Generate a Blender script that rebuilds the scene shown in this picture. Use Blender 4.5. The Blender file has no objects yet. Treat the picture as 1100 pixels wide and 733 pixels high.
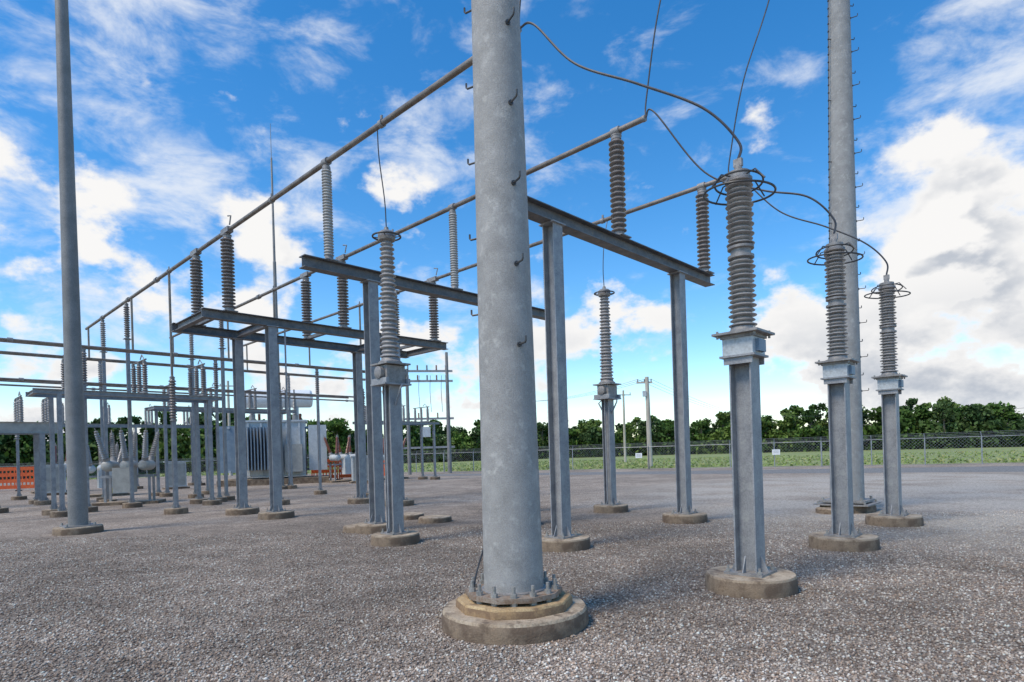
import bpy, math, random
import numpy as np
from mathutils import Vector, Matrix
random.seed(7); rng=np.random.default_rng(7)
scene=bpy.context.scene
scene.view_settings.view_transform='Standard'
try: scene.view_settings.look='None'
except Exception: pass
scene.view_settings.exposure=0

U2=Vector((.69,.724,0)).normalized(); U1=Vector((-.724,.69,0)).normalized(); UZ=Vector((0,0,1))
def G(a,b,z=0): return U2*a+U1*b+UZ*z
RG=math.atan2(U2.y,U2.x)

# ---------------- materials ----------------
def newmat(name):
    m=bpy.data.materials.new(name); m.use_nodes=True
    nt=m.node_tree; bs=nt.nodes['Principled BSDF']
    return m,nt,bs
def mat(name,c1,c2,scale=4,rough=.6,metal=0,bump=0,fine=60,c3=None,c3thr=.62,coat=0,stretch=None,side=None):
    m,nt,bs=newmat(name); N=nt.nodes; L=nt.links
    tc=N.new('ShaderNodeTexCoord'); src=tc.outputs['Object']
    if stretch:
        mp=N.new('ShaderNodeMapping'); mp.inputs['Scale'].default_value=stretch
        L.new(src,mp.inputs['Vector']); src=mp.outputs['Vector']
    n=N.new('ShaderNodeTexNoise'); n.inputs['Scale'].default_value=scale; n.inputs['Detail'].default_value=4; n.inputs['Roughness'].default_value=.65
    L.new(src,n.inputs['Vector'])
    r=N.new('ShaderNodeValToRGB'); r.color_ramp.elements[0].position=.35; r.color_ramp.elements[1].position=.65
    r.color_ramp.elements[0].color=(*c1,1); r.color_ramp.elements[1].color=(*c2,1)
    L.new(n.outputs['Fac'],r.inputs['Fac']); out=r.outputs['Color']
    n2=N.new('ShaderNodeTexNoise'); n2.inputs['Scale'].default_value=fine; n2.inputs['Detail'].default_value=2
    L.new(src,n2.inputs['Vector'])
    mr=N.new('ShaderNodeMapRange'); mr.inputs['From Min'].default_value=.3; mr.inputs['From Max'].default_value=.7
    mr.inputs['To Min'].default_value=.82; mr.inputs['To Max'].default_value=1.13
    L.new(n2.outputs['Fac'],mr.inputs['Value'])
    mx=N.new('ShaderNodeVectorMath'); mx.operation='SCALE'; L.new(out,mx.inputs[0]); L.new(mr.outputs[0],mx.inputs['Scale']); out=mx.outputs[0]
    def mixin(fac,a,c):
        mm=N.new('ShaderNodeMix'); mm.data_type='RGBA'; L.new(fac,mm.inputs[0]); L.new(a,mm.inputs[6]); mm.inputs[7].default_value=(*c,1); return mm.outputs[2]
    if c3:
        n3=N.new('ShaderNodeTexNoise'); n3.inputs['Scale'].default_value=scale*2.2; n3.inputs['Detail'].default_value=4; n3.inputs['Roughness'].default_value=.7
        mp2=N.new('ShaderNodeMapping'); mp2.inputs['Location'].default_value=(13,7,3); L.new(src,mp2.inputs['Vector']); L.new(mp2.outputs[0],n3.inputs['Vector'])
        r3=N.new('ShaderNodeMapRange'); r3.inputs['From Min'].default_value=c3thr-.08; r3.inputs['From Max'].default_value=c3thr+.08; r3.inputs['To Max'].default_value=.85
        L.new(n3.outputs['Fac'],r3.inputs['Value'])
        out=mixin(r3.outputs[0],out,c3)
    if side:   # darker brown on vertical faces, broken up by noise
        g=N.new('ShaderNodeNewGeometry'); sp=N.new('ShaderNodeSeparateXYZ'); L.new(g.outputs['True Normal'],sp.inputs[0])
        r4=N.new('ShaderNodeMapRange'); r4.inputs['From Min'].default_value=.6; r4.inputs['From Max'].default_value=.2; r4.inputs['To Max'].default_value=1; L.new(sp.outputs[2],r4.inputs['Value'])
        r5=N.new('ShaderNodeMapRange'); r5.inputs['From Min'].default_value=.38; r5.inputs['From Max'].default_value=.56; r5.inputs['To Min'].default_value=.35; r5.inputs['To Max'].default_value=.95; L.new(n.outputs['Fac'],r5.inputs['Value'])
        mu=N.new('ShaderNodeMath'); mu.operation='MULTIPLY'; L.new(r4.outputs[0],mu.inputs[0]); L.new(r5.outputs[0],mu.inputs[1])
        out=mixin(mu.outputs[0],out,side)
    L.new(out,bs.inputs['Base Color'])
    bs.inputs['Roughness'].default_value=rough; bs.inputs['Metallic'].default_value=metal
    if coat: bs.inputs['Coat Weight'].default_value=coat
    if bump:
        b=N.new('ShaderNodeBump'); b.inputs['Strength'].default_value=bump; b.inputs['Distance'].default_value=.01
        L.new(n2.outputs['Fac'],b.inputs['Height']); L.new(b.outputs[0],bs.inputs['Normal'])
    return m
M_pole=mat('galvanized_pole',(.30,.285,.26),(.39,.37,.34),4,.75,.0,.5,110,(.50,.475,.43),.63)
M_pole2=mat('galvanized_pole_dark',(.19,.185,.175),(.26,.25,.235),2.2,.6,.05,.2,50)
M_steel=mat('galvanized_steel',(.25,.25,.255),(.375,.37,.365),4,.55,.12,.1,60,(.43,.42,.39),.64)
M_steeld=mat('weathered_beam_steel',(.12,.118,.12),(.21,.20,.195),4,.55,.15,.1,50,(.27,.22,.17),.62)
M_bolt=mat('zinc_bolt',(.25,.235,.21),(.40,.38,.34),12,.5,.2)
M_bus=mat('aluminium_bus',(.17,.135,.105),(.31,.26,.215),3,.5,.3,.1,40)
M_porc=mat('porcelain_grey',(.30,.28,.26),(.39,.365,.34),7,.35,0,0,50,coat=.2)
M_porcd=mat('porcelain_dark',(.18,.155,.14),(.27,.24,.22),7,.35,0,0,50,coat=.2)
M_poly=mat('polymer_insulator',(.36,.35,.33),(.46,.45,.42),7,.45)
M_porcr=mat('porcelain_brown',(.22,.07,.04),(.30,.11,.06),7,.3,coat=.3)
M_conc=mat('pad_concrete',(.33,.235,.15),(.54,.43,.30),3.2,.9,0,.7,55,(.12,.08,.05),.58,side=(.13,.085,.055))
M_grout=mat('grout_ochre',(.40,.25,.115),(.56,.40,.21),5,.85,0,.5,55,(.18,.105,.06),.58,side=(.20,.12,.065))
M_flange=mat('rusty_flange',(.24,.165,.11),(.36,.30,.24),9,.75,.1,.3,60,(.20,.10,.05),.58)
M_cable=mat('cable_dark',(.045,.045,.05),(.08,.08,.085),8,.5,.2)
M_dark=mat('dark_metal',(.06,.06,.06),(.11,.105,.10),8,.5,.4)
M_cast=mat('cast_metal',(.22,.205,.19),(.35,.325,.30),10,.55,.15,.3)
M_paint=mat('grey_enamel',(.46,.48,.48),(.56,.58,.57),3,.45,0,.05,30,(.38,.36,.32),.66)
M_paintb=mat('blue_grey_enamel',(.15,.21,.27),(.23,.29,.34),3,.5)
M_beige=mat('aged_beige_steel',(.33,.315,.28),(.45,.43,.38),3,.6,.05)
M_orange=mat('orange_plastic',(.75,.10,.02),(.9,.16,.03),5,.5)
M_yellow=mat('yellow_paint',(.75,.5,.05),(.85,.6,.08),5,.5)
M_white=mat('white_sign',(.75,.75,.73),(.82,.82,.8),5,.5)
M_wood=mat('pole_wood',(.42,.36,.28),(.56,.5,.41),3,.85,0,.3,40,stretch=(1,1,.1))
M_bark=mat('bark',(.10,.08,.06),(.18,.15,.11),3,.9)
M_fence=mat('fence_wire',(.26,.27,.28),(.36,.37,.38),5,.5,.3)

PALE=(.68,.60,.50)
def tone_nodes(nt,src):
    N=nt.nodes;L=nt.links
    def noise(sc,det,lo,hi,f0=.35,f1=.65):
        n=N.new('ShaderNodeTexNoise'); n.inputs['Scale'].default_value=sc; n.inputs['Detail'].default_value=det; L.new(src,n.inputs['Vector'])
        q=N.new('ShaderNodeMapRange'); q.inputs['From Min'].default_value=f0;q.inputs['From Max'].default_value=f1;q.inputs['To Min'].default_value=lo;q.inputs['To Max'].default_value=hi; L.new(n.outputs['Fac'],q.inputs['Value']); return q.outputs[0]
    def mul(a,b):
        x=N.new('ShaderNodeMath'); x.operation='MULTIPLY'; L.new(a,x.inputs[0]); L.new(b,x.inputs[1]); return x.outputs[0]
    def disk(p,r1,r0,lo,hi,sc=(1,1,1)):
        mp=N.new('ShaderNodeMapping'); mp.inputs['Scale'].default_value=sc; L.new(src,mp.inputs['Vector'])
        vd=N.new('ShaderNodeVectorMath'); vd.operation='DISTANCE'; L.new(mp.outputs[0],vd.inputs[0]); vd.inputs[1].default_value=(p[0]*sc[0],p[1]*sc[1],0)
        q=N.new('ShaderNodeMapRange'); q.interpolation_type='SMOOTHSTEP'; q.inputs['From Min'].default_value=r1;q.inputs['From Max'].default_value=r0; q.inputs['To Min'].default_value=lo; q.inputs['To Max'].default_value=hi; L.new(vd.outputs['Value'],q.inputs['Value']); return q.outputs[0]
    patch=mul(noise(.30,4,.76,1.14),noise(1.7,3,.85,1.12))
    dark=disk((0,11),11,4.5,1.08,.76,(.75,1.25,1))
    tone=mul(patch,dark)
    pale=mul(disk((17,19),16.5,10,0,1),noise(.45,5,.35,1.0,.38,.56))
    return noise,mul,tone,pale
def gravel_mat(name,cols,scale=38,zone=True,attr=False):
    m,nt,bs=newmat(name);N=nt.nodes;L=nt.links
    tc=N.new('ShaderNodeTexCoord'); src=tc.outputs['Object']
    noise,mul,tone,pale=tone_nodes(nt,src)
    def scl(c,f):
        s=N.new('ShaderNodeVectorMath'); s.operation='SCALE'
        if isinstance(c,tuple): s.inputs[0].default_value=c
        else: L.new(c,s.inputs[0])
        L.new(f,s.inputs['Scale']); return s.outputs[0]
    if attr:
        a=N.new('ShaderNodeAttribute'); a.attribute_name='tint'; col=a.outputs['Color']; fine=None
    else:
        v=N.new('ShaderNodeTexVoronoi'); v.inputs['Scale'].default_value=scale; L.new(src,v.inputs['Vector'])
        sp=N.new('ShaderNodeSeparateColor'); L.new(v.outputs['Color'],sp.inputs[0])
        r=N.new('ShaderNodeValToRGB'); cr=r.color_ramp
        cr.elements[0].color=(*cols[0],1); cr.elements[1].color=(*cols[-1],1)
        for i,c in enumerate(cols[1:-1]):
            e_=cr.elements.new((i+1)/(len(cols)-1)); e_.color=(*c,1)
        L.new(sp.outputs[0],r.inputs['Fac']); col=r.outputs[0]
        d=N.new('ShaderNodeMapRange'); d.inputs['From Min'].default_value=.25;d.inputs['From Max'].default_value=.6; d.inputs['To Min'].default_value=1; d.inputs['To Max'].default_value=.6; L.new(v.outputs['Distance'],d.inputs['Value'])
        fine=mul(noise(12,2,.8,1.2),d.outputs[0])
        col=scl(col,fine)
    if zone:
        col=scl(col,tone)
        mx=N.new('ShaderNodeMix'); mx.data_type='RGBA'; h=N.new('ShaderNodeMath'); h.operation='MULTIPLY'; L.new(pale,h.inputs[0]); h.inputs[1].default_value=.55 if attr else .85
        L.new(h.outputs[0],mx.inputs[0]); L.new(col,mx.inputs[6])
        if fine is None: mx.inputs[7].default_value=(*PALE,1)
        else: L.new(scl(PALE,fine),mx.inputs[7])
        col=mx.outputs[2]
    L.new(col,bs.inputs['Base Color']); bs.inputs['Roughness'].default_value=.95; bs.inputs['Specular IOR Level'].default_value=.15
    if not attr:
        b=N.new('ShaderNodeBump'); b.inputs['Strength'].default_value=.7; b.inputs['Distance'].default_value=.02; b.invert=True
        L.new(v.outputs['Distance'],b.inputs['Height']); L.new(b.outputs[0],bs.inputs['Normal'])
    return m
M_stone=gravel_mat('gravel_stone',None,attr=True)
m,nt,bs=newmat('leaf'); a=nt.nodes.new('ShaderNodeAttribute'); a.attribute_name='tint'; nt.links.new(a.outputs['Color'],bs.inputs['Base Color']); bs.inputs['Roughness'].default_value=.75; bs.inputs['Specular IOR Level'].default_value=.2; M_leaf=m

# ---------------- builder ----------------
class B:
    def __init__(s,name,origin=(0,0,0)):
        s.name=name;s.o=Vector(origin);s.v=[];s.f=[];s.m=[];s.sm=[];s.mats=[]
    def mi(s,m):
        if m not in s.mats: s.mats.append(m)
        return s.mats.index(m)
    def add(s,vs,fs,m,smooth=False):
        k=len(s.v); s.v+= [tuple(v) for v in vs]; i=s.mi(m)
        for f in fs: s.f.append([k+j for j in f]); s.m.append(i); s.sm.append(smooth)
    def box(s,c,size,m,rot=RG,R=None,taper=1):
        if R is None: R=Matrix.Rotation(rot,3,'Z')
        c=Vector(c);x,y,z=[q/2 for q in size]
        vs=[]
        for dz in(-1,1):
            t=taper if dz>0 else 1
            for dx,dy in((-1,-1),(1,-1),(1,1),(-1,1)):
                vs.append(c+R@Vector((dx*x*t,dy*y*t,dz*z)))
        s.add(vs,[(3,2,1,0),(4,5,6,7),(0,1,5,4),(1,2,6,5),(2,3,7,6),(3,0,4,7)],m)
    def lathe(s,c,prof,m,seg=20,axis=None,closed=True,jit=0):
        c=Vector(c)
        if axis is None: R=Matrix.Identity(3)
        else: R=Vector(axis).to_track_quat('Z','Y').to_matrix()
        vs=[];n=len(prof)
        js=[1+random.uniform(-jit,jit) for _ in range(seg)]
        for (r,z) in prof:
            for k in range(seg):
                a=2*math.pi*k/seg; vs.append(c+R@Vector((r*js[k]*math.cos(a),r*js[k]*math.sin(a),z)))
        fs=[]
        for i in range(n-1):
            for k in range(seg):
                k2=(k+1)%seg; fs.append((i*seg+k,i*seg+k2,(i+1)*seg+k2,(i+1)*seg+k))
        if closed:
            fs.append(tuple(reversed(range(seg)))); fs.append(tuple((n-1)*seg+k for k in range(seg)))
        s.add(vs,fs,m,True)
    def cyl(s,p0,p1,r0,m,r1=None,seg=14):
        p0=Vector(p0);p1=Vector(p1);d=p1-p0
        s.lathe(p0,[(r0,0),(r0 if r1 is None else r1,d.length)],m,seg,axis=d)
    def tube(s,pts,r,m,seg=6):
        pts=[Vector(p) for p in pts];vs=[];n=len(pts);fs=[]
        prev=None
        for i,p in enumerate(pts):
            t=(pts[min(i+1,n-1)]-pts[max(i-1,0)]).normalized()
            if prev is None:
                x=t.cross(UZ) if abs(t.z)<.95 else t.cross(Vector((1,0,0)))
            else: x=prev-t*prev.dot(t)
            x.normalize(); prev=x; y=t.cross(x)
            for k in range(seg):
                a=2*math.pi*k/seg; vs.append(p+x*r*math.cos(a)+y*r*math.sin(a))
        for i in range(n-1):
            for k in range(seg):
                k2=(k+1)%seg; fs.append((i*seg+k,i*seg+k2,(i+1)*seg+k2,(i+1)*seg+k))
        fs.append(tuple(reversed(range(seg)))); fs.append(tuple((n-1)*seg+k for k in range(seg)))
        s.add(vs,fs,m,True)
    def torus(s,c,R,r,m,tilt=(0,0),seg=36):
        Rm=Matrix.Rotation(tilt[0],3,'X')@Matrix.Rotation(tilt[1],3,'Y'); c=Vector(c);vs=[];fs=[]
        q=8
        for i in range(seg):
            a=2*math.pi*i/seg
            for k in range(q):
                b=2*math.pi*k/q
                vs.append(c+Rm@Vector(((R+r*math.cos(b))*math.cos(a),(R+r*math.cos(b))*math.sin(a),r*math.sin(b))))
        for i in range(seg):
            i2=(i+1)%seg
            for k in range(q):
                k2=(k+1)%q; fs.append((i*q+k,i2*q+k,i2*q+k2,i*q+k2))
        s.add(vs,fs,m,True)
    def ibeam(s,p0,p1,w,h,m,side,t=.018):
        p0=Vector(p0);p1=Vector(p1);T=(p1-p0).normalized(); S=Vector(side); S=(S-T*S.dot(T)).normalized(); Nn=T.cross(S)
        a=w/2;b=h/2;k=t/2
        sec=[(-a,-b),(a,-b),(a,-b+t),(k,-b+t),(k,b-t),(a,b-t),(a,b),(-a,b),(-a,b-t),(-k,b-t),(-k,-b+t),(-a,-b+t)]
        vs=[p0+S*x+Nn*y for x,y in sec]+[p1+S*x+Nn*y for x,y in sec]
        fs=[(i,(i+1)%12,(i+1)%12+12,i+12) for i in range(12)]
        for off,rev in((0,True),(12,False)):
            for q in((0,1,2,11),(10,3,4,9),(8,5,6,7)):
                qq=[off+j for j in q]; fs.append(tuple(reversed(qq)) if rev else tuple(qq))
        s.add(vs,fs,m)
    def done(s,parent=None):
        me=bpy.data.meshes.new(s.name)
        o=s.o; vs=[(v[0]-o.x,v[1]-o.y,v[2]-o.z) for v in s.v]
        me.from_pydata(vs,[],s.f)
        for m in s.mats: me.materials.append(m)
        me.polygons.foreach_set('material_index',s.m); me.polygons.foreach_set('use_smooth',s.sm)
        me.update()
        me.set_sharp_from_angle(angle=math.radians(38))
        ob=bpy.data.objects.new(s.name,me); scene.collection.objects.link(ob); ob.location=o
        if parent: ob.parent=parent
        return ob

def sheds(n,z0,z1,rc0,rs0,rc1=None,rs1=None,alt=.0):
    rc1=rc0 if rc1 is None else rc1; rs1=rs0 if rs1 is None else rs1
    p=(z1-z0)/n;out=[]
    for i in range(n):
        t=i/max(1,n-1); rc=rc0+(rc1-rc0)*t; rs=rs0+(rs1-rs0)*t
        if i%2: rs-=alt
        z=z0+i*p
        out+=[(rc,z),(rs-.004,z+.22*p),(rs,z+.32*p),(rs-.006,z+.42*p),(rc+.01,z+.75*p)]
    out.append((rc1,z1)); return out
def smoothpts(P,n=10):
    P=[Vector(p) for p in P]; Q=[P[0]*2-P[1]]+P+[P[-1]*2-P[-2]];out=[]
    for i in range(1,len(Q)-2):
        a,b,c,d=Q[i-1:i+3]
        for k in range(n):
            t=k/n; out.append(.5*((2*b)+(c-a)*t+(2*a-5*b+4*c-d)*t*t+(3*b-a-3*c+d)*t**3))
    out.append(P[-1]); return out

PADS=[]
def pad(bd,c,r,h=.19,seg=40):
    PADS.append((c.x,c.y,r))
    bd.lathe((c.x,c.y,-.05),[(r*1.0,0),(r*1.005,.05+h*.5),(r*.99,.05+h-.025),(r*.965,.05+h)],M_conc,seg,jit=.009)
def column(bd,a,b,ztop,zb=.19,w=.25,padr=.5,m=None,turn=False):
    m=m or M_steel; c=G(a,b)
    if padr: pad(bd,c,padr)
    z=zb
    bd.box(c+UZ*(z+.014),(w*1.75,w*1.75,.028),M_cast)
    for sx in(-1,1):
        for sy in(-1,1):
            q=c+U2*sx*w*.72+U1*sy*w*.72
            bd.cyl(q+UZ*(z+.025),q+UZ*(z+.10),.014,M_bolt,seg=6); bd.cyl(q+UZ*(z+.03),q+UZ*(z+.058),.027,M_bolt,seg=6)
    side=U1 if turn else U2
    bd.ibeam(c+UZ*(z+.028),c+UZ*ztop,w,w,m,side)
    for s_ in(-1,1):
        for ax in (U1,U2):
            p=c+ax*s_*(w/2+.002); tw=ax.cross(UZ)*.006
            A=[p+UZ*(z+.03),p+ax*s_*w*.35+UZ*(z+.03),p+UZ*(z+.22)]
            vs=[x+tw for x in A]+[x-tw for x in A]
            bd.add(vs,[(0,1,2),(5,4,3),(0,3,4,1),(1,4,5,2),(2,5,3,0)],m)

def post_insulator(bd,c,h,n=16,rc=.085,rs=.165,m=None):
    m=m or M_porcd; c=Vector(c)
    bd.lathe(c,[(rs*.9,0),(rs*.9,.02),(rc*1.15,.03),(rc*1.15,.09)],M_cast,16)
    bd.lathe(c+UZ*.09,sheds(n,0,h-.2,rc,rs),m,18)
    bd.lathe(c+UZ*(h-.11),[(rc*1.1,0),(rc*1.1,.06),(rs*.7,.065),(rs*.7,.085),(.05,.09),(.05,.11)],M_cast,16)

# ---------------- dead end poles ----------------
def steel_pole(name,c,r0,rtop,h,m,padr,lean=(0,0),seg=32,plate=None):
    bd=B(name,c); c=Vector(c); PADS.append((c.x,c.y,padr))
    top=c+Vector((lean[0],lean[1],h))
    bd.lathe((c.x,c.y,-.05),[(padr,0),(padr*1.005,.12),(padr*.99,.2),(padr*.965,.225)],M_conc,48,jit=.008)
    if plate:
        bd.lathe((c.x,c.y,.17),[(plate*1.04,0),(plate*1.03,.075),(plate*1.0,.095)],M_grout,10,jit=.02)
        zb=.262
        bd.lathe((c.x,c.y,zb+.035),[(plate*.87,0),(plate*.87,.045)],M_flange,10)
        zb=.342
        for k in range(14):
            a=2*math.pi*(k+.5)/14; q=c+Vector((math.cos(a),math.sin(a),0))*plate*.75
            bd.cyl(q+UZ*(zb-.09),q+UZ*(zb+.105),.017,M_bolt,seg=8)
            bd.cyl(q+UZ*(zb+.0),q+UZ*(zb+.038),.034,M_bolt,seg=6)
            bd.cyl(q+UZ*(zb-.082),q+UZ*(zb-.048),.034,M_bolt,seg=6)
    else:
        zb=.175
        bd.box((c.x,c.y,zb+.015),(r0*3.2,r0*3.2,.03),M_cast); 
        for sx in(-1,1):
            for sy in(-1,1):
                q=c+U2*sx*r0*1.35+U1*sy*r0*1.35; bd.cyl(q+UZ*(zb+.02),q+UZ*(zb+.09),.03,M_bolt,seg=6)
        zb+=.03
    p0=c+UZ*zb; d=top-p0
    bd.lathe(p0,[(r0,0),(rtop,d.length)],m,seg,axis=d)
    return bd,p0,d
POLE1=Vector((-.056,6.07,0)); POLE2=Vector((8.24,15.1,0)); POLE3=Vector((-11.1,15.3,0))
H1=17
def rat(r0,rt,t): return r0+(rt-r0)*t
bd,p0,d=steel_pole('transmission_pole',POLE1,.30,.13,H1,M_pole,.73,(-.03,0),48,.56)
def step(bd,p0,d,t,ang,r,L=.15,m=M_dark):
    p=p0+d*t; o=Vector((math.cos(ang),math.sin(ang),0))
    bd.tube([p+o*(r-.02),p+o*(r+L),p+o*(r+L+.012)+UZ*.015,p+o*(r+L+.012)+UZ*.06],.010,m,6)
    bd.lathe(p+o*(r-.004),[(.026,0),(.026,.018)],m,8,axis=o)
z=2.4;k=0
while z<H1-.5:
    t=z/d.length; ang=math.radians(-62 if k%2==0 else 150)
    step(bd,p0,d,t,ang,rat(.30,.13,t),.12,M_dark); z+=.39; k+=1
bd.tube(smoothpts([POLE1+Vector((-.36,-.12,.2)),POLE1+Vector((-.4,-.1,.3)),POLE1+Vector((-.37,-.05,.5)),POLE1+Vector((-.29,0,.75))],6),.009,M_cable)
bd.lathe(p0,[(.325,0),(.325,.012),(.305,.02)],M_cast,48)
bd.done()
bd,p0,d=steel_pole('transmission_pole',POLE2,.385,.17,H1+1,M_pole,.62,(.25,0),40,None)
z=1.5;k=0
while z<H1:
    t=z/d.length; step(bd,p0,d,t,math.radians(8 if k%2==0 else -30),rat(.385,.17,t),.14); z+=.42;k+=1
o=Vector((-1,-.15,0)).normalized()
rail=[p0+d*t+o*(rat(.385,.17,t)+.07) for t in (.2,.5,.98)]
bd.tube(rail,.008,M_dark)
for i in range(70):
    t=.22+.75*i/70; q=p0+d*t+o*(rat(.385,.17,t)+.07); bd.lathe(q-UZ*.025,[(.012,0),(.024,.02),(.012,.05)],M_dark,6)
    if i%8==0: bd.tube([q,q-o*.08],.01,M_dark)
bd.box(POLE2+Vector((0,0,.26)),(1.0,1.0,.05),M_cast)
for dx in(-.43,.43):
    for dy in(-.43,0,.43):
        q=POLE2+U2*dx+U1*dy; bd.cyl(q+UZ*.28,q+UZ*.36,.035,M_bolt,seg=6)
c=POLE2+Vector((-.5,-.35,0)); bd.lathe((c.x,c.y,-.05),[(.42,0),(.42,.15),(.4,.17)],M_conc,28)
bd.done()
bd,p0,d=steel_pole('lightning_mast_pole',POLE3,.215,.09,22,M_pole2,.53,(-.05,0),24,None)
bd.done()
bd=B('dead_end_crossarm',(0,0,0))
for dz in(0,.9):
    bd.cyl(POLE1+UZ*(15+dz)-U2*1.0,POLE2+UZ*(15+dz)+U2*1.0,.12,M_steel)
n=10
for i in range(n):
    q0=POLE1.lerp(POLE2,i/n); q1=POLE1.lerp(POLE2,(i+1)/n)
    bd.cyl(q0+UZ*(15+.9*(i%2)),q1+UZ*(15+.9*((i+1)%2)),.05,M_steel,seg=8)
bd.done()

PH=[6.78,10.35,14.05]; ZB=5.95; ZBUS=8.1
# ---------------- frames ----------------
def frame(name,b_list,cols,ztop,a0,a1,double=False):
    b0=b_list[0]; bd=B(name,G(cols[0],b0))
    for b in b_list:
        for a in cols: column(bd,a,b,ztop-.25,turn=False,padr=.5)
        bd.ibeam(G(a0,b,ztop-.125),G(a1,b,ztop-.125),.25,.25,M_steeld,U1)
        for a in cols:
            bd.box(G(a,b,ztop-.262),(.34,.34,.022),M_steel)
    if double:
        for a in (a0+.13,a1-.13)+tuple(cols):
            bd.ibeam(G(a,b_list[0]+.13,ztop-.125),G(a,b_list[1]-.13,ztop-.125),.16,.2,M_steeld,U2)
    return bd
bd=frame('bus_support_frame',[6.8],[8.25,12.7],ZB,6.55,14.35)
for a in PH:
    bd.box(G(a,6.8,ZB+.012),(.36,.36,.024),M_cast); post_insulator(bd,G(a,6.8,ZB+.024),ZBUS-.06-ZB-.024,18,.095,.16)
bd.done()
bd=frame('bus_support_frame',[11.85],[7.8,12.4],ZB,6.15,14.4)
for a in PH:
    bd.box(G(a,11.85,ZB+.012),(.3,.3,.024),M_cast); post_insulator(bd,G(a,11.85,ZB+.024),ZBUS-.06-ZB-.024,30,.08,.11,M_poly)
bd.done()
ZF=5.85
bd=frame('disconnect_switch_frame',[17.3,19.7],[7.95,12.3],ZF,6.05,14.6,True)
for a in PH:
    for b in(17.3,19.7):
        bd.box(G(a,b,ZF+.012),(.36,.36,.024),M_cast); post_insulator(bd,G(a,b,ZF+.024),ZBUS-.08-ZF-.024,20,.10,.18)
    bd.box(G(a,17.3,ZBUS),(.16,.5,.14),M_cast); bd.box(G(a,19.7,ZBUS),(.16,.5,.14),M_cast)
    bd.tube([G(a,17.1,ZBUS+.12),G(a,17.0,ZBUS+.35),G(a,17.2,ZBUS+.4)],.02,M_cast)
    bd.box(G(a,18.5,ZF+.05),(.12,2.2,.1),M_steeld)
bd.tube([G(8.3,17.15,1.2),G(8.3,17.15,ZF-.3)],.025,M_steel)
bd.done()

# ---------------- rigid buses ----------------
for a in PH:
    bd=B('rigid_bus',G(a,6.15,ZBUS))
    bd.cyl(G(a,6.15,ZBUS),G(a,34,ZBUS),.056,M_bus,seg=14)
    bd.lathe(G(a,6.11,ZBUS),[(.03,0),(.062,.01),(.062,.07)],M_cast,14,axis=U1)
    for b in(6.8,11.85,17.3,19.7,23.5,27,31):
        bd.lathe(G(a,b-.09,ZBUS),[(.085,0),(.085,.18)],M_cast,12,axis=U1)
    for b in (9.75,14.5,22.2): bd.lathe(G(a,b-.05,ZBUS),[(.075,0),(.075,.1)],M_cast,10,axis=U1); bd.box(G(a,b,ZBUS+.1),(.03,.05,.12),M_cast)
    bd.done()

# ---------------- CVTs ----------------
def cvt(a,b):
    c=G(a,b); bd=B('coupling_capacitor_voltage_transformer',c)
    column(bd,a,b,2.74,w=.26,padr=.51)
    bd.box(c+UZ*2.752,(.42,.42,.024),M_steel)
    for sx in(-1,1):
        bd.box(c+UZ*2.70+U2*sx*.17,(.02,.34,.08),M_steel)
    bd.box(c+UZ*2.865,(.36,.36,.2),M_paint); bd.box(c+UZ*2.865-U1*.2,(.2,.05,.14),M_paintb)
    bd.box(c+UZ*2.985,(.40,.40,.04),M_cast)
    bd.box(c+UZ*3.018,(.54,.54,.026),M_cast)
    for sx in(-1,1):
        for sy in(-1,1):
            q=c+U2*sx*.22+U1*sy*.22; bd.cyl(q+UZ*2.97,q+UZ*3.06,.015,M_bolt,seg=6)
    bd.lathe(c+UZ*3.03,[(.19,0),(.19,.025),(.15,.035),(.135,.08)],M_cast,24)
    bd.lathe(c+UZ*3.11,sheds(14,0,.80,.10,.162,alt=.018),M_porc,28)
    bd.lathe(c+UZ*3.91,[(.12,0),(.15,.01),(.15,.04),(.115,.05),(.115,.11),(.15,.12),(.15,.15),(.12,.16)],M_cast,24)
    bd.lathe(c+UZ*4.07,sheds(13,0,.74,.10,.16,alt=.018),M_porc,28)
    bd.lathe(c+UZ*4.81,[(.14,0),(.155,.01),(.155,.05),(.13,.06),(.13,.13),(.06,.15),(.045,.16),(.045,.22)],M_cast,24)
    bd.box(c+UZ*5.06,(.05,.10,.09),M_cast)
    bd.torus(c+UZ*4.70,.40,.013,M_dark,(.07,.05)); bd.torus(c+UZ*4.82,.27,.012,M_dark,(-.10,.06))
    for k in range(4):
        an=k*math.pi/2+.4; o=Vector((math.cos(an),math.sin(an),0))
        bd.tube([c+UZ*4.88+o*.13,c+UZ*4.88+o*.26,c+UZ*4.72+o*.40],.009,M_dark)
    e=c+U2*.165+U1*.05
    bd.tube([e+UZ*.2,e+UZ*2.5,c+UZ*2.8+U2*.15],.018,M_steel)
    bd.done()
for a in(7.1,10.8,14.28): cvt(a,2.97)

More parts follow.
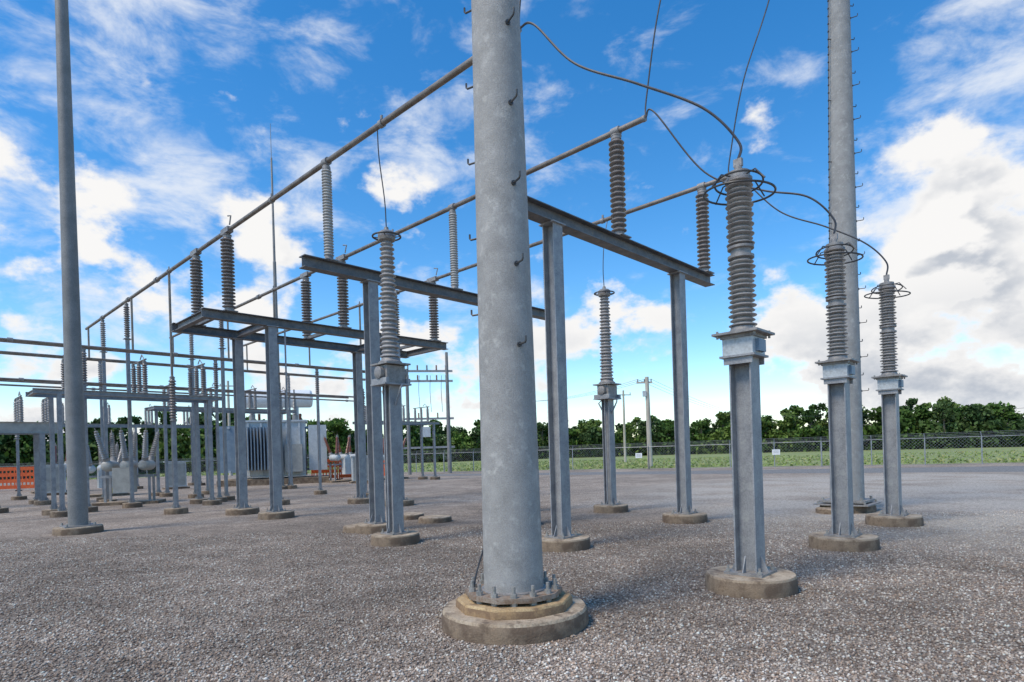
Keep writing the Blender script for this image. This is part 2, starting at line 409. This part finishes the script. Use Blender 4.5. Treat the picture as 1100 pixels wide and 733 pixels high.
def vt(a,b):
    c=G(a,b); bd=B('instrument_voltage_transformer',c)
    column(bd,a,b,3.08,w=.24,padr=.47)
    bd.box(c+UZ*3.095,(.62,.5,.03),M_steel)
    bd.box(c+UZ*3.29,(.42,.36,.34),M_cast); 
    for s_ in(-1,1):
        bd.lathe(c+U2*s_*.20+UZ*3.32,[(.10,0),(.12,.02),(.12,.10),(.08,.12)],M_cast,16,axis=U2*s_)
        bd.box(c+U2*s_*.25+UZ*3.16,(.06,.5,.10),M_steel)
        bd.tube([c+U1*s_*.24+U2*.1+UZ*3.1,c+U1*s_*.30+UZ*3.0,c+U1*s_*.13+UZ*2.7],.02,M_steel)
    bd.box(c+UZ*3.49,(.56,.56,.03),M_cast)
    bd.lathe(c+UZ*3.5,[(.23,0),(.23,.04),(.18,.08),(.17,.12)],M_cast,24)
    bd.lathe(c+UZ*3.62,sheds(26,0,2.28,.14,.195,.09,.145,alt=.018),M_porc,26)
    bd.lathe(c+UZ*5.9,[(.12,0),(.16,.02),(.17,.05),(.17,.16),(.12,.2),(.05,.21),(.04,.28)],M_cast,22)
    bd.torus(c+UZ*6.0,.27,.018,M_dark,(.03,.0))
    for k in range(4):
        an=k*math.pi/2; o=Vector((math.cos(an),math.sin(an),0)); bd.tube([c+UZ*5.98+o*.15,c+UZ*6.0+o*.27],.01,M_dark)
    bd.tube([c+UZ*.25+U2*-.14,c+UZ*3.1+U2*-.14],.02,M_steel)
    bd.done()
VTS=[(6.92,9.9),(10.35,9.75),(13.8,9.6)]
for a,b in VTS: vt(a,b)
for p in (Vector((-2.1,15.45,0)),Vector((-2.95,16.4,0)),Vector((-3.6,14.0,0))):
    bd=B('concrete_pad',p); pad(bd,p,.42,.13); bd.done()

# ---------------- flexible cables ----------------
def cable(P,r=.017,name='jumper_cable'):
    bd=B(name,P[0]); bd.tube(smoothpts(P,12),r,M_cable,6); bd.done()
e=[G(a,6.12,ZBUS) for a in PH]
CT=[G(a,2.97,5.08) for a in(7.1,10.8,14.28)]
def mid(p,q,t,dz,s=0): 
    v=p.lerp(q,t); v.z+=dz; return v
cable([e[0]-UZ*0,e[0]-U1*.3-UZ*.10,mid(e[0],CT[0],.3,-.02),mid(e[0],CT[0],.6,.22),mid(e[0],CT[0],.87,.40),CT[0]+Vector((.03,.05,.26)),CT[0]])
cable([e[1],e[1]-U1*.2+UZ*.03,mid(e[1],CT[1],.35,-.32),mid(e[1],CT[1],.65,.0),mid(e[1],CT[1],.88,.38),CT[1]+UZ*.28,CT[1]])
cable([e[2],e[2]-U1*.2+UZ*.02,mid(e[2],CT[2],.35,-.05),mid(e[2],CT[2],.65,.25),mid(e[2],CT[2],.88,.42),CT[2]+UZ*.30,CT[2]])
for a,q in zip(PH,e):
    top=G(a,4.3,14.6)
    cable([q,q+UZ*.45-U1*.05,q.lerp(top,.3)+Vector((-.12,0,.1)),q.lerp(top,.6)+Vector((.05,0,0)),top],.016,'overhead_drop_cable')
    bd=B('suspension_insulator_string',top); bd.lathe(top,sheds(4,0,.5,.04,.12),M_porcd,14); bd.done()
for (a,b),pa in zip(VTS,PH):
    cable([G(a,b,6.15),G(a-.02,b,6.7),G(a*.5+pa*.5-.05,b,7.5),G(pa,b,ZBUS-.05)],.012)

# ---------------- far yard structures ----------------
def lowframe(b,a0,a1,cols,z,name='disconnect_switch_structure',depth=.16,m=M_steel,ih=1.2,phs=None,two=1.4,pm=M_porc,padr=.35,cw=.13):
    bd=B(name,G(cols[0],b))
    for bb in(b,b+two):
        for a in cols: column(bd,a,bb,z-depth,w=cw,padr=padr)
        bd.ibeam(G(a0,bb,z-depth/2),G(a1,bb,z-depth/2),.14,depth,m,U1)
    for a in (a0+.1,a1-.1): bd.ibeam(G(a,b+.1,z-depth/2),G(a,b+two-.1,z-depth/2),.12,depth*.8,m,U2)
    for a in phs:
        for bb in(b,b+two/2,b+two): post_insulator(bd,G(a,bb,z+.0),ih,12,.06,.10,pm)
        bd.tube([G(a,b-.2,z+ih+.03),G(a,b+two+.2,z+ih+.03)],.03,M_bus)
        bd.tube([G(a,b,z+ih+.03),G(a,b+.3,z+ih+.25),G(a,b+.5,z+ih+.1)],.02,M_cast)
        bd.box(G(a,b+two/2,z+.03),(.1,two,.08),M_steel)
    bd.done()
lowframe(25.2,3.5,9.5,(4.2,9.0),4.3,phs=(4.6,6.78,8.8),pm=M_porcd)
lowframe(34,-1.5,5.6,(-.8,5.0),3.7,depth=.5,m=M_beige,phs=(-.5,.7,1.9,3.1,4.3,5.3),ih=1.1,cw=.2)
lowframe(34,9.5,17,(10,16.5),4.6,phs=(10.4,12.5,14.6,16.4),ih=1.1)
lowframe(47,6,17,(7,12,16),4.4,phs=(8,10.5,13,15.5),ih=1.2)
lowframe(33,21,27,(21.5,26.5),4.0,phs=(22,24,26),ih=1.0)
for i,(b,z,a0,a1) in enumerate([(23.8,5.6,1.2,17),(26.6,6.0,-1,19),(29.8,6.1,-1,20),(33.6,6.6,1,20),(35,5.4,1,22),(28.2,4.9,2,18),(31.5,5.2,0,19)]):
    bd=B('cross_bus',G(a0,b,z))
    bd.cyl(G(a0,b,z),G(a1,b,z),.042,M_bus,seg=8)
    aa=a0+1.6
    while aa<a1:
        if i in(1,3):
            column(bd,aa,b,z-1.3,w=.10,padr=.3)
            post_insulator(bd,G(aa,b,z-1.3),1.27,12,.06,.10,M_porc if i==3 else M_porcd)
        bd.lathe(G(aa-.07,b,z),[(.07,0),(.07,.14)],M_cast,8,axis=U2)
        aa+=4.6
    bd.done()
for k,a in enumerate(PH):
    for b,z in((22.2,4.6),(26.6,6.0),(33.6,6.6)):
        bd=B('bus_riser',G(a,b,z)); bd.cyl(G(a,b,z-.0),G(a,b,ZBUS),.04,M_bus,seg=8)
        if b<23:
            column(bd,a,b,3.1,w=.13,padr=.36); post_insulator(bd,G(a,b,3.1),1.5,14,.07,.12)
        bd.done()
def post_col(a,b,z=5.0,h=1.4,pm=None):
    bd=B('bus_support_post',G(a,b)); column(bd,a,b,z,w=.12,padr=.34); bd.box(G(a,b,z+.01),(.26,.26,.02),M_steel); post_insulator(bd,G(a,b,z+.02),h,14,.06,.11,pm or M_porcd); bd.done()
for a in PH[:2]:
    post_col(a,27.3,6.6,1.4); post_col(a,31.0,6.6,1.4,M_porc)
for a,b in((3.0,30),(2,25),(5,41)): post_col(a,b,3.2,1.5,M_porc)

def breaker(x,y,rot,pm=M_porc,s=1.0,bm=M_paint):
    bd=B('circuit_breaker',(x,y,0)); c=Vector((x,y,0)); X=Vector((math.cos(rot),math.sin(rot),0)); Y=UZ.cross(X)
    for sx in(-.75,.75):
        for sy in(-.3,.3):
            q=c+X*sx*s+Y*sy*s; bd.box(q+UZ*.55*s,(.09,.09,1.0*s),M_steel,rot)
    for sy in(-.3,.3): bd.box(c+Y*sy*s+UZ*1.08*s,(1.8*s,.1,.1),M_steel,rot)
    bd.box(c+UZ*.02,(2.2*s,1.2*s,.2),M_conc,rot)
    bd.box(c-Y*.6*s+UZ*.95*s,(.7*s,.45*s,.95*s),bm,rot)
    for sx in(-.62,0,.62):
        t=c+X*sx*s+UZ*1.5*s
        bd.lathe(t-Y*.55*s,[(.1,0),(.2,.05),(.23,.1),(.23,1.0),(.2,1.05),(.1,1.1)],bm,16,axis=Y)
        for sy in(-1,1):
            ax=(UZ+Y*.42*sy+X*sx*.25).normalized(); p=t+Y*.32*sy*s+ax*.18
            bd.lathe(p,[(.13,0),(.13,.18)],M_cast,12,axis=ax)
            bd.lathe(p+ax*.18,sheds(12,0,1.05*s,.07,.13,.05,.095),pm,14,axis=ax)
            bd.lathe(p+ax*(.18+1.05*s),[(.07,0),(.07,.06),(.02,.07),(.02,.2)],M_cast,8,axis=ax)
    bd.done()
breaker(-16.6,26,.3,M_porc,1.1,M_beige); breaker(-22.5,33,.75); breaker(-12.2,43,.75,M_porcr,1.15); breaker(-9.4,45,.75,M_porcr,1.1)
breaker(-30.5,40,.75,M_porcr,1.1)

def transformer(x,y,rot,s=1.2):
    bd=B('power_transformer',(x,y,0)); c=Vector((x,y,0)); X=Vector((math.cos(rot),math.sin(rot),0))*s; Y=UZ.cross(X)
    P=lambda a,b,z:c+X*a+Y*b+UZ*z*s
    def bx(p,sz,m): bd.box(p,tuple(q*s for q in sz),m,rot)
    bx(P(0,0,.12),(5.6,3.4,.4),M_conc); bx(P(0,0,1.9),(3.2,1.9,3.0),M_paint); bx(P(0,0,3.45),(3.4,2.1,.1),M_paint)
    for a in(-1.3,-.65,0,.65,1.3):
        for sy in(-1,1): bx(P(a,sy*.99,1.9),(.1,.08,2.9),M_paint)
    for s_ in(-1,1):
        for k in range(11): bx(P(s_*2.25,-1.0+k*.2,1.95),(.95,.06,2.5),M_paint if s_>0 else M_paintb)
        for z in(.75,3.1): bd.cyl(P(s_*1.6,0,z),P(s_*2.7,0,z),.09,M_paint); bd.cyl(P(s_*2.25,-1.1,z),P(s_*2.25,1.1,z),.08,M_paint)
    for k in range(12): bx(P(-1.4+k*.16,-1.45,1.95),(.05,.7,2.3),M_paintb)
    bx(P(1.0,-1.25,1.4),(.9,.4,1.5),M_beige)
    bd.lathe(P(-1.7,.0,4.75),[(.2,0),(.42*s,.06),(.5*s,.15),(.5*s,3.6*s),(.42*s,3.7*s),(.2,3.75*s)],M_white,28,axis=X)
    for a in(-1.1,1.2): bx(P(a,0,3.9),(.12,.5,1.0),M_paint)
    bd.tube([P(.4,.0,4.4),P(.4,-.2,4.0),P(.4,-.3,3.5)],.06,M_paint)
    for a in(-1.1,0,1.1):
        bd.lathe(P(a,-.75,3.5),[(.2,0),(.2,.35)],M_cast,16); ax=(UZ-Y*.25).normalized()
        bd.lathe(P(a,-.75,3.5)+UZ*.35,sheds(16,0,1.6,.1,.18,.06,.12),M_porc,16,axis=ax)
        bd.lathe(P(a,-.75,3.5)+UZ*.35+ax*1.6,[(.05,0),(.05,.25)],M_cast,8,axis=ax)
        bd.lathe(P(a+.2,.8,3.5),sheds(7,0,.6,.07,.13),M_porcr,12)
    bd.done()
transformer(-17.2,43.5,.3,1.28)
bd=B('lightning_mast',(-13.6,35,0)); c=Vector((-13.6,35,0)); pad(bd,c,.5)
bd.lathe(c+UZ*.15,[(.16,0),(.14,6),(.115,6.02),(.09,13),(.07,13.02),(.05,19),(.02,19.05),(.012,21)],M_pole2,14); bd.done()

def dist(x,y,rot,h=11):
    bd=B('distribution_pole_structure',(x,y,0)); c=Vector((x,y,0)); X=Vector((math.cos(rot),math.sin(rot),0)); Y=UZ.cross(X)
    bd.lathe(c,[(.2,0),(.13,h)],M_pole2,14)
    q=c-X*3.6
    bd.lathe(q,[(.17,0),(.14,h-1.5)],M_pole2,14)
    for z in(h-1.7,h-2.6,h-6.0,h-8.6):
        bd.box(c-X*1.8+UZ*z,(4.6,.16,.18),M_steel,rot)
        for k in range(5):
            if z>h-7: bd.lathe(c-X*(.1+.85*k)+UZ*(z+.09),sheds(5,0,.45,.04,.09),M_porcr if k%2 else M_porcd,10)
    for k in range(3): bd.tube(smoothpts([c-X*(.5+k)+UZ*(h-2.1),c-X*(.6+k)-Y*.4+UZ*(h-3.5),c-X*(.5+k)+UZ*(h-5.4)],6),.02,M_cable)
    bd.box(c-X*2+UZ*(h-7.2),(.7,.4,.9),M_paint,rot)
    bd.done()
dist(-6.0,55,.2); 
bd=B('utility_pole',(12,54,0)); c=Vector((12,54,0)); bd.lathe(c,[(.24,0),(.17,8.1)],M_wood,16,axis=Vector((-.01,0,1)))
bd.box(c+UZ*7.6+Vector((-.3,0,0)),(1.4,.12,.14),M_wood,0)
for dx in(-.9,-.3,.3): bd.lathe(c+Vector((dx,0,7.68)),sheds(3,0,.25,.03,.07),M_porcd,10)
bd.box(c+Vector((-.35,-.1,6.6)),(.3,.3,.5),M_paint,0)
bd.done()
for x,y,h in((14.5,80,9.5),(52,130,8.5),(-33,70,11),(-2,90,10)):
    bd=B('utility_pole',(x,y,0)); c=Vector((x,y,0)); bd.lathe(c,[(.18,0),(.12,h)],M_wood,12); bd.box(c+UZ*(h-.6),(2.2,.12,.12),M_wood,.3)
    for dx in(-.9,0,.9): bd.lathe(c+Vector((dx,0,h-.54)),sheds(3,0,.25,.03,.07),M_porcd,8)
    bd.done()
for k in range(3):
    bd=B('overhead_line',(12,54,7.8)); P0=Vector((12-.9+.6*k,54,7.9)); P1=Vector((52+.9*k-.9,130,8.1)); P2=Vector((130,120+k,9.5))
    def sag(p,q,s,n=16): return [p.lerp(q,i/n)-UZ*s*4*(i/n)*(1-i/n) for i in range(n+1)]
    bd.tube(sag(P0,P1,.9)[:-1]+sag(P1,P2,1.5),.014,M_cable,4)
    bd.tube(sag(P0,Vector((-2+.9*k,90,9.5)),.8),.012,M_cable,4)
    bd.done()

# ---------------- fence ----------------
FL=[Vector(p) for p in((74,20,0),(34,39,0),(11,50,0),(-7,59,0),(-42,75,0),(-75,62,0))]
bd=B('chain_link_fence',FL[0]); FH=1.85
for i in range(len(FL)-1):
    p,q=FL[i],FL[i+1]; L=(q-p).length; n=int(L/3); T=(q-p)/L
    for k in range(n+1):
        c=p+T*(L*k/n); bd.cyl(c,c+UZ*(FH+.02),.038 if k%4 else .055,M_fence,seg=8)
        bd.tube([c+UZ*FH,c+UZ*(FH+.32)-T.cross(UZ)*-.2],.015,M_fence,4)
    bd.cyl(p+UZ*FH,q+UZ*FH,.025,M_fence,seg=6)
    for j in(1,2,3): off=T.cross(UZ)*(.2*j/3); bd.cyl(p+UZ*(FH+.32*j/3)+off,q+UZ*(FH+.32*j/3)+off,.007,M_fence,seg=4)
    s_=.22; m=int(L/s_); w=.005
    for k in range(m):
        for sg in(0,1):
            A=p+T*(k*s_); Bq=p+T*min(L,(k*s_+FH))
            z0,z1=(0.03,FH) if sg==0 else (FH,0.03)
            a3=A+UZ*z0; b3=Bq+UZ*z1
            bd.add([a3-UZ*w,a3+UZ*w,b3+UZ*w,b3-UZ*w],[(0,1,2,3)],M_fence)
bd.done()
def sign(p,T,w=.55,h=.4):
    bd=B('fence_warning_sign',p); nrm=T.cross(UZ).normalized(); 
    if nrm.y>0: nrm=-nrm
    r=math.atan2(T.y,T.x); c=p+nrm*.09
    bd.box(c,(w,.012,h),M_white,r)
    for k in range(3): bd.box(c+nrm*.009+UZ*h*(.25-.2*k),(w*.7,.006,h*.04),M_dark,r)
    bd.done()
for i,t in((1,.62),(2,.04)):
    T=(FL[i+1]-FL[i]); sign(FL[i]+T*t+UZ*1.15,T)

def barrier(x,y,rot,n=3,h=1.0):
    bd=B('orange_safety_barrier',(x,y,0)); X=Vector((math.cos(rot),math.sin(rot),0)); c=Vector((x,y,0))
    for k in range(n):
        q=c+X*(2.05*k)
        for e_ in(-.95,.95):
            bd.box(q+X*e_+UZ*h/2,(.08,.06,h),M_orange,rot); bd.box(q+X*e_+UZ*.05,(.1,.6,.08),M_dark,rot)
        for z in(.18,.44,.70,.95): bd.box(q+UZ*z*h,(1.82,.04,.15*h),M_orange,rot)
        for j in range(8): bd.box(q+X*(-.8+j*.23)+UZ*h*.55,(.08,.03,h*.85),M_orange,rot)
    bd.done()
barrier(-36.8,43.2,.4,2,1.7); barrier(-14.7,46.5,.1,2,1.6); barrier(-13.0,48.5,.1,2,1.5); barrier(45.5,51,-.4,2,1.0)
for x,y in((-24.0,33.5),(-23.2,34.6)):
    bd=B('yellow_bollard',(x,y,0)); bd.lathe((x,y,0),[(.1,0),(.1,1.05),(.08,1.12),(.03,1.15)],M_yellow,14); bd.done()
for x,y,r in((-27.5,36,.75),(-22.2,39.5,.75),(-10.4,40.5,.4)):
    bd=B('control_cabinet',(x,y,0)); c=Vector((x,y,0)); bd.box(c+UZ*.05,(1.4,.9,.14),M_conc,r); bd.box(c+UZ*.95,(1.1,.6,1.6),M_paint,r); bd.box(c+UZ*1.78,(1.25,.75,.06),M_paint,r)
    f=Matrix.Rotation(r,3,'Z')@Vector((0,-1,0)); bd.box(c+f*.31+UZ*.95,(.98,.02,1.4),M_beige,r); bd.box(c+f*.33+UZ*1.0,(.04,.03,.2),M_dark,r); bd.done()

# ---------------- ground ----------------
def sheet(name,poly,z,m):
    me=bpy.data.meshes.new(name); me.from_pydata([(x,y,z) for x,y in poly],[],[tuple(range(len(poly)))]); me.materials.append(m); me.update()
    ob=bpy.data.objects.new(name,me); scene.collection.objects.link(ob)
    if me.polygons[0].normal.z<0: me.flip_normals()
    return ob
GC=[(.21,.15,.105),(.40,.305,.23),(.54,.435,.34),(.45,.37,.295),(.68,.58,.47)]
M_ground=gravel_mat('gravel_ground',GC,46)
M_road=gravel_mat('grey_gravel_road',[(.22,.21,.195),(.32,.305,.285),(.43,.41,.38)],30,False)
M_grass=mat('grass_ground',(.20,.25,.06),(.30,.34,.10),.25,.95,0,0,6,(.37,.34,.15),.58)
sheet('gravel_ground',[(-2500,-2500),(2500,-2500),(2500,2500),(-2500,2500)],0,M_ground)
inn=[(74,15),(33,34.5),(10,45),(-8,54)]; inn0=[(-8,50),(8,40.5),(28,28),(66,4)]
sheet('gravel_road',inn+inn0,.004,M_road)
sheet('grass_field',[(2400,-400),(74,22),(34,41),(11,52),(-7,61),(-42,77),(-76,64),(-2400,200),(-2400,2400),(2400,2400)],.004,M_grass)

n=140000
D=3.2+ (rng.random(n)**1.5)*11
X=(rng.random(n)*2-1)*(D*.98+.3)
ok=np.ones(n,bool)
for (x,y,r) in PADS: ok&=((X-x)**2+(D-y)**2)>(r+.015)**2
X=X[ok];D=D[ok];n=len(X)
s=.0075+.0115*rng.random(n)**1.8
base=np.array([(1,0,0),(-1,0,0),(0,1,0),(0,-1,0),(0,0,1),(0,0,-1)],float)
V=base[None]*(s[:,None,None]*(.7+.6*rng.random((n,6,1))))+rng.normal(0,.12,(n,6,3))*s[:,None,None]
V[:,:,2]*=.7
th=rng.random(n)*6.283; c_,s_=np.cos(th),np.sin(th)
x=V[:,:,0]*c_[:,None]-V[:,:,1]*s_[:,None]; y=V[:,:,0]*s_[:,None]+V[:,:,1]*c_[:,None]
V=np.stack([x+X[:,None],y+D[:,None],V[:,:,2]+(s*.3)[:,None]],-1).reshape(-1,3)
F=np.array([(0,2,4),(2,1,4),(1,3,4),(3,0,4),(2,0,5),(1,2,5),(3,1,5),(0,3,5)])
FF=(F[None]+ (np.arange(n)*6)[:,None,None]).reshape(-1,3)
def npmesh(name,V,FF,col,m):
    me=bpy.data.meshes.new(name); k=FF.shape[1]
    me.vertices.add(len(V)); me.vertices.foreach_set('co',V.astype(np.float32).ravel())
    me.loops.add(FF.size); me.loops.foreach_set('vertex_index',FF.astype(np.int32).ravel())
    me.polygons.add(len(FF)); me.polygons.foreach_set('loop_start',(np.arange(len(FF))*k).astype(np.int32)); me.polygons.foreach_set('loop_total',np.full(len(FF),k,np.int32))
    me.update(calc_edges=True); me.validate()
    at=me.attributes.new('tint','FLOAT_COLOR','POINT'); c4=np.ones((len(V),4),np.float32); c4[:,:3]=col; at.data.foreach_set('color',c4.ravel())
    me.materials.append(m); ob=bpy.data.objects.new(name,me); scene.collection.objects.link(ob); return ob
pal=np.array([(.60,.475,.37),(.46,.355,.27),(.72,.62,.50),(.30,.22,.165),(.54,.46,.38),(.82,.74,.63),(.50,.36,.26),(.27,.205,.165)])
pc=np.minimum(pal[rng.integers(0,len(pal),n)]*(.8+.35*rng.random((n,1))),.85)
npmesh('gravel',V,FF,np.repeat(pc,6,0),M_stone)

# ---------------- trees ----------------
def leafmesh(C,S,col,name,m):
    n=len(C); a=rng.normal(size=(n,3)); a/=np.linalg.norm(a,axis=1)[:,None]; b=rng.normal(size=(n,3)); b-=a*(a*b).sum(1)[:,None]; b/=np.linalg.norm(b,axis=1)[:,None]
    a*=S[:,None]; b*=(S*.6)[:,None]
    V=np.stack([C-a,C-b*.9,C+a*.9,C+b],1).reshape(-1,3); FF=np.arange(4*n).reshape(-1,4)
    return npmesh(name,V,FF,np.repeat(col,4,0),m)
TL=[(-120,60),(-72,84),(-45,120),(-15,146),(40,150),(80,122),(104,98),(150,70)]
cs=[];ss=[];cc=[]
tr=B('distant_tree_trunks',(0,140,0))
for row,(off,cnt) in enumerate(((0,90),(6,90),(13,85))):
    segl=[math.dist(TL[i],TL[i+1]) for i in range(len(TL)-1)]; tot=sum(segl)
    for k in range(cnt):
        s_=(k+random.random())/cnt*tot; i=0; s0=s_
        while i<len(segl)-1 and s_>segl[i]: s_-=segl[i]; i+=1
        p=Vector((*TL[i],0)).lerp(Vector((*TL[i+1],0)),s_/segl[i]); dirn=p.normalized()
        p=p+dirn*(off+random.uniform(-3,3))
        h=random.uniform(7.0,10.4)+1.0*math.sin(s0*.09)+.7*math.sin(s0*.31)+(1.8 if row==2 else 0)
        tone=random.choice([(.07,.13,.024),(.095,.16,.03),(.05,.10,.022),(.13,.19,.042),(.085,.135,.042),(.06,.105,.032)])
        tr.lathe(p-UZ*.1,[(.22,0),(.12,h*.75)],M_bark,6)
        nl=random.randint(9,13); W=random.uniform(2.4,3.9)
        for j in range(nl):
            zz=h*random.uniform(.12,.92); ww=W*(1.15-abs(zz/h-.45)*1.15)
            an=random.random()*6.28; rr=random.random()*ww*.85
            cx,cy=p.x+math.cos(an)*rr,p.y+math.sin(an)*rr; R=random.uniform(1.0,2.0)*(1.25-zz/h*.55)
            if j%2: tr.tube([p+UZ*zz*.6,Vector((cx,cy,zz))],.05,M_bark,4)
            q=100; u=rng.normal(size=(q,3)); u/=np.linalg.norm(u,axis=1)[:,None]; rad=R*(.5+.6*rng.random(q))
            C=u*rad[:,None]*[1,1,.75]+[cx,cy,zz]; C[:,2]=np.maximum(C[:,2],.2)
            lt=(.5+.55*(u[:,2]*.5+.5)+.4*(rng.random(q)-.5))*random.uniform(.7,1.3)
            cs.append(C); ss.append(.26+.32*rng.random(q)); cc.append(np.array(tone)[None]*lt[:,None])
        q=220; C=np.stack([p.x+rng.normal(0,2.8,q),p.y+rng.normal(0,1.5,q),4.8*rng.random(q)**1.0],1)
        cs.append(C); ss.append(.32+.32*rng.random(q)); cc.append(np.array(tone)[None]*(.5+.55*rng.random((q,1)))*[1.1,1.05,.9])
tob=tr.done()
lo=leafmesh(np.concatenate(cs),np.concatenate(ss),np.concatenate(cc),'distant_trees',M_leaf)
tob.parent=lo; tob.name='trunks'
q=16000
t=rng.random(q)*.93+.02
pts=np.array([(p.x,p.y) for p in FL]); seg=(t*(len(pts)-1)).astype(int); fr=t*(len(pts)-1)-seg
bp=pts[seg]*(1-fr)[:,None]+pts[seg+1]*fr[:,None]
bp+= np.stack([rng.normal(0,1,q)*.5+3*rng.random(q),2+ (rng.random(q)**1.5)*50],1)
C=np.stack([bp[:,0],bp[:,1],.04+.08*rng.random(q)],1)
pg=np.array([(.25,.31,.08),(.34,.33,.13),(.20,.27,.06)])[rng.integers(0,3,q)]
leafmesh(C,.08+.10*rng.random(q),pg*(.8+.4*rng.random((q,1))),'tall_grass',M_leaf)

# ---------------- sky ----------------
w=bpy.data.worlds.new('World'); scene.world=w; w.use_nodes=True
nt=w.node_tree;N=nt.nodes;L=nt.links; bg=N['Background']
sunv=Vector((-.55,-.42,.95)).normalized(); el=math.asin(sunv.z); az=math.atan2(sunv.x,sunv.y)
sky=N.new('ShaderNodeTexSky'); sky.sky_type='NISHITA'; sky.sun_disc=False; sky.sun_elevation=el; sky.sun_rotation=az
sky.air_density=1.0; sky.dust_density=.2; sky.ozone_density=1.6
STR=.13
tc=N.new('ShaderNodeTexCoord'); dirv=tc.outputs['Generated']
def MATH(op,a,b=None,clamp=False):
    m=N.new('ShaderNodeMath'); m.operation=op; m.use_clamp=clamp
    for i,x in enumerate((a,b)):
        if x is None: continue
        if isinstance(x,(int,float)): m.inputs[i].default_value=x
        else: L.new(x,m.inputs[i])
    return m.outputs[0]
def MR(v,a,b,c=0,d=1,sm=True):
    m=N.new('ShaderNodeMapRange'); m.interpolation_type='SMOOTHSTEP' if sm else 'LINEAR'
    m.inputs['From Min'].default_value=a;m.inputs['From Max'].default_value=b;m.inputs['To Min'].default_value=c;m.inputs['To Max'].default_value=d
    L.new(v,m.inputs['Value']); return m.outputs[0]
sep=N.new('ShaderNodeSeparateXYZ'); L.new(dirv,sep.inputs[0]); sx,sy,sz=sep.outputs
def blob(px,py,rad,amp):
    v=Vector((px-550,650,486-py-.03*(px-550))).normalized()
    d=N.new('ShaderNodeVectorMath'); d.operation='DOT_PRODUCT'; L.new(dirv,d.inputs[0]); d.inputs[1].default_value=v
    return MR(d.outputs['Value'],math.cos(math.radians(rad)),math.cos(math.radians(rad*.2)),0,amp)
def vecnoise(vec,scale,det,rough,loc=(0,0,0),sc=(1,1,1),dist=0):
    mp=N.new('ShaderNodeMapping'); mp.inputs['Location'].default_value=loc; mp.inputs['Scale'].default_value=sc; L.new(vec,mp.inputs['Vector'])
    n=N.new('ShaderNodeTexNoise'); n.inputs['Scale'].default_value=scale;n.inputs['Detail'].default_value=det;n.inputs['Roughness'].default_value=rough; n.inputs['Distortion'].default_value=dist
    L.new(mp.outputs[0],n.inputs['Vector']); return n.outputs['Fac']
cov=None
for b_ in((1100,330,17,.27),(980,350,11,.21),(850,375,8,.21),(960,275,6,.12),(400,205,8,.16),(240,290,11,.12),(40,265,13,.15),(90,380,13,.14),(560,420,12,.13),(670,350,7,.15),(640,390,8,.15),(330,360,10,.11)):
    x_=blob(*b_); cov=x_ if cov is None else MATH('MAXIMUM',cov,x_)
cn=vecnoise(dirv,7.5,7,.56,(2.3,.7,1.1),(1,1,1.5),.0)
# fewer stray puffs high in the sky
hi=MR(sz,.34,.60,0,-.10)
cd=MATH('ADD',MATH('ADD',cn,cov),hi)
cm=MR(cd,.595,.71)
cn2=vecnoise(dirv,7.5,4,.52,(2.3-.035,.7-.02,1.1+.06),(1,1,1.5),.0)
shade=MR(MATH('SUBTRACT',cn2,cn),-.04,.10,0,1)
thick=MR(cd,.66,.88)
wc=None
for b_ in((110,60,24,.13),(230,100,9,.13),(300,90,14,.05),(1060,50,6,.22),(1040,165,9,.20),(500,150,9,.12),(60,190,16,.15),(600,160,7,.08),(180,220,14,.15)):
    x_=blob(*b_); wc=x_ if wc is None else MATH('MAXIMUM',wc,x_)
wn=vecnoise(dirv,7.5,6,.62,(.6,3.1,0),(1,1,2.0),.3)
wm=MR(MATH('ADD',wn,wc),.54,.86,0,.85)
hs=N.new('ShaderNodeHueSaturation'); hs.inputs['Saturation'].default_value=1.40; hs.inputs['Value'].default_value=1.62; L.new(sky.outputs[0],hs.inputs['Color'])
def MIX(f,a,b):
    m=N.new('ShaderNodeMix'); m.data_type='RGBA'
    if isinstance(f,float): m.inputs[0].default_value=f
    else: L.new(f,m.inputs[0])
    for i,x in((6,a),(7,b)):
        if isinstance(x,tuple): m.inputs[i].default_value=(*x,1)
        else: L.new(x,m.inputs[i])
    return m.outputs[2]
k=1/STR
col=MIX(wm,hs.outputs[0],(.86*k,.90*k,.96*k))
gs=MATH('MULTIPLY',shade,thick)
lowg=MR(sz,.04,.24,.95,.0); gs=MATH('MAXIMUM',MATH('MULTIPLY',gs,.75),MATH('MULTIPLY',MATH('MULTIPLY',lowg,thick),.95))
ccol=MIX(gs,(.95*k,.94*k,.93*k),(.36*k,.42*k,.52*k))
col=MIX(cm,col,ccol)
haze=MR(sz,.0,.08,.3,0)
col=MIX(haze,col,(.60*k,.72*k,.88*k))
L.new(col,bg.inputs['Color']); bg.inputs['Strength'].default_value=STR

sl=bpy.data.lights.new('sun','SUN'); sl.energy=3.0; sl.angle=math.radians(20); sl.color=(1,.91,.77)
so=bpy.data.objects.new('sun',sl); scene.collection.objects.link(so); so.rotation_euler=sunv.to_track_quat('Z','Y').to_euler()

# ---------------- camera ----------------
cam=bpy.data.cameras.new('camera'); co=bpy.data.objects.new('camera',cam); scene.collection.objects.link(co)
cam.sensor_width=36; cam.lens=21.27; cam.shift_x=-.0033; cam.shift_y=.109; cam.clip_end=6000; cam.clip_start=.05
co.matrix_world=Matrix.Translation((0,0,1.7))@Matrix.Rotation(math.radians(90),4,'X')@Matrix.Rotation(math.radians(-1.72),4,'Z')
scene.camera=co
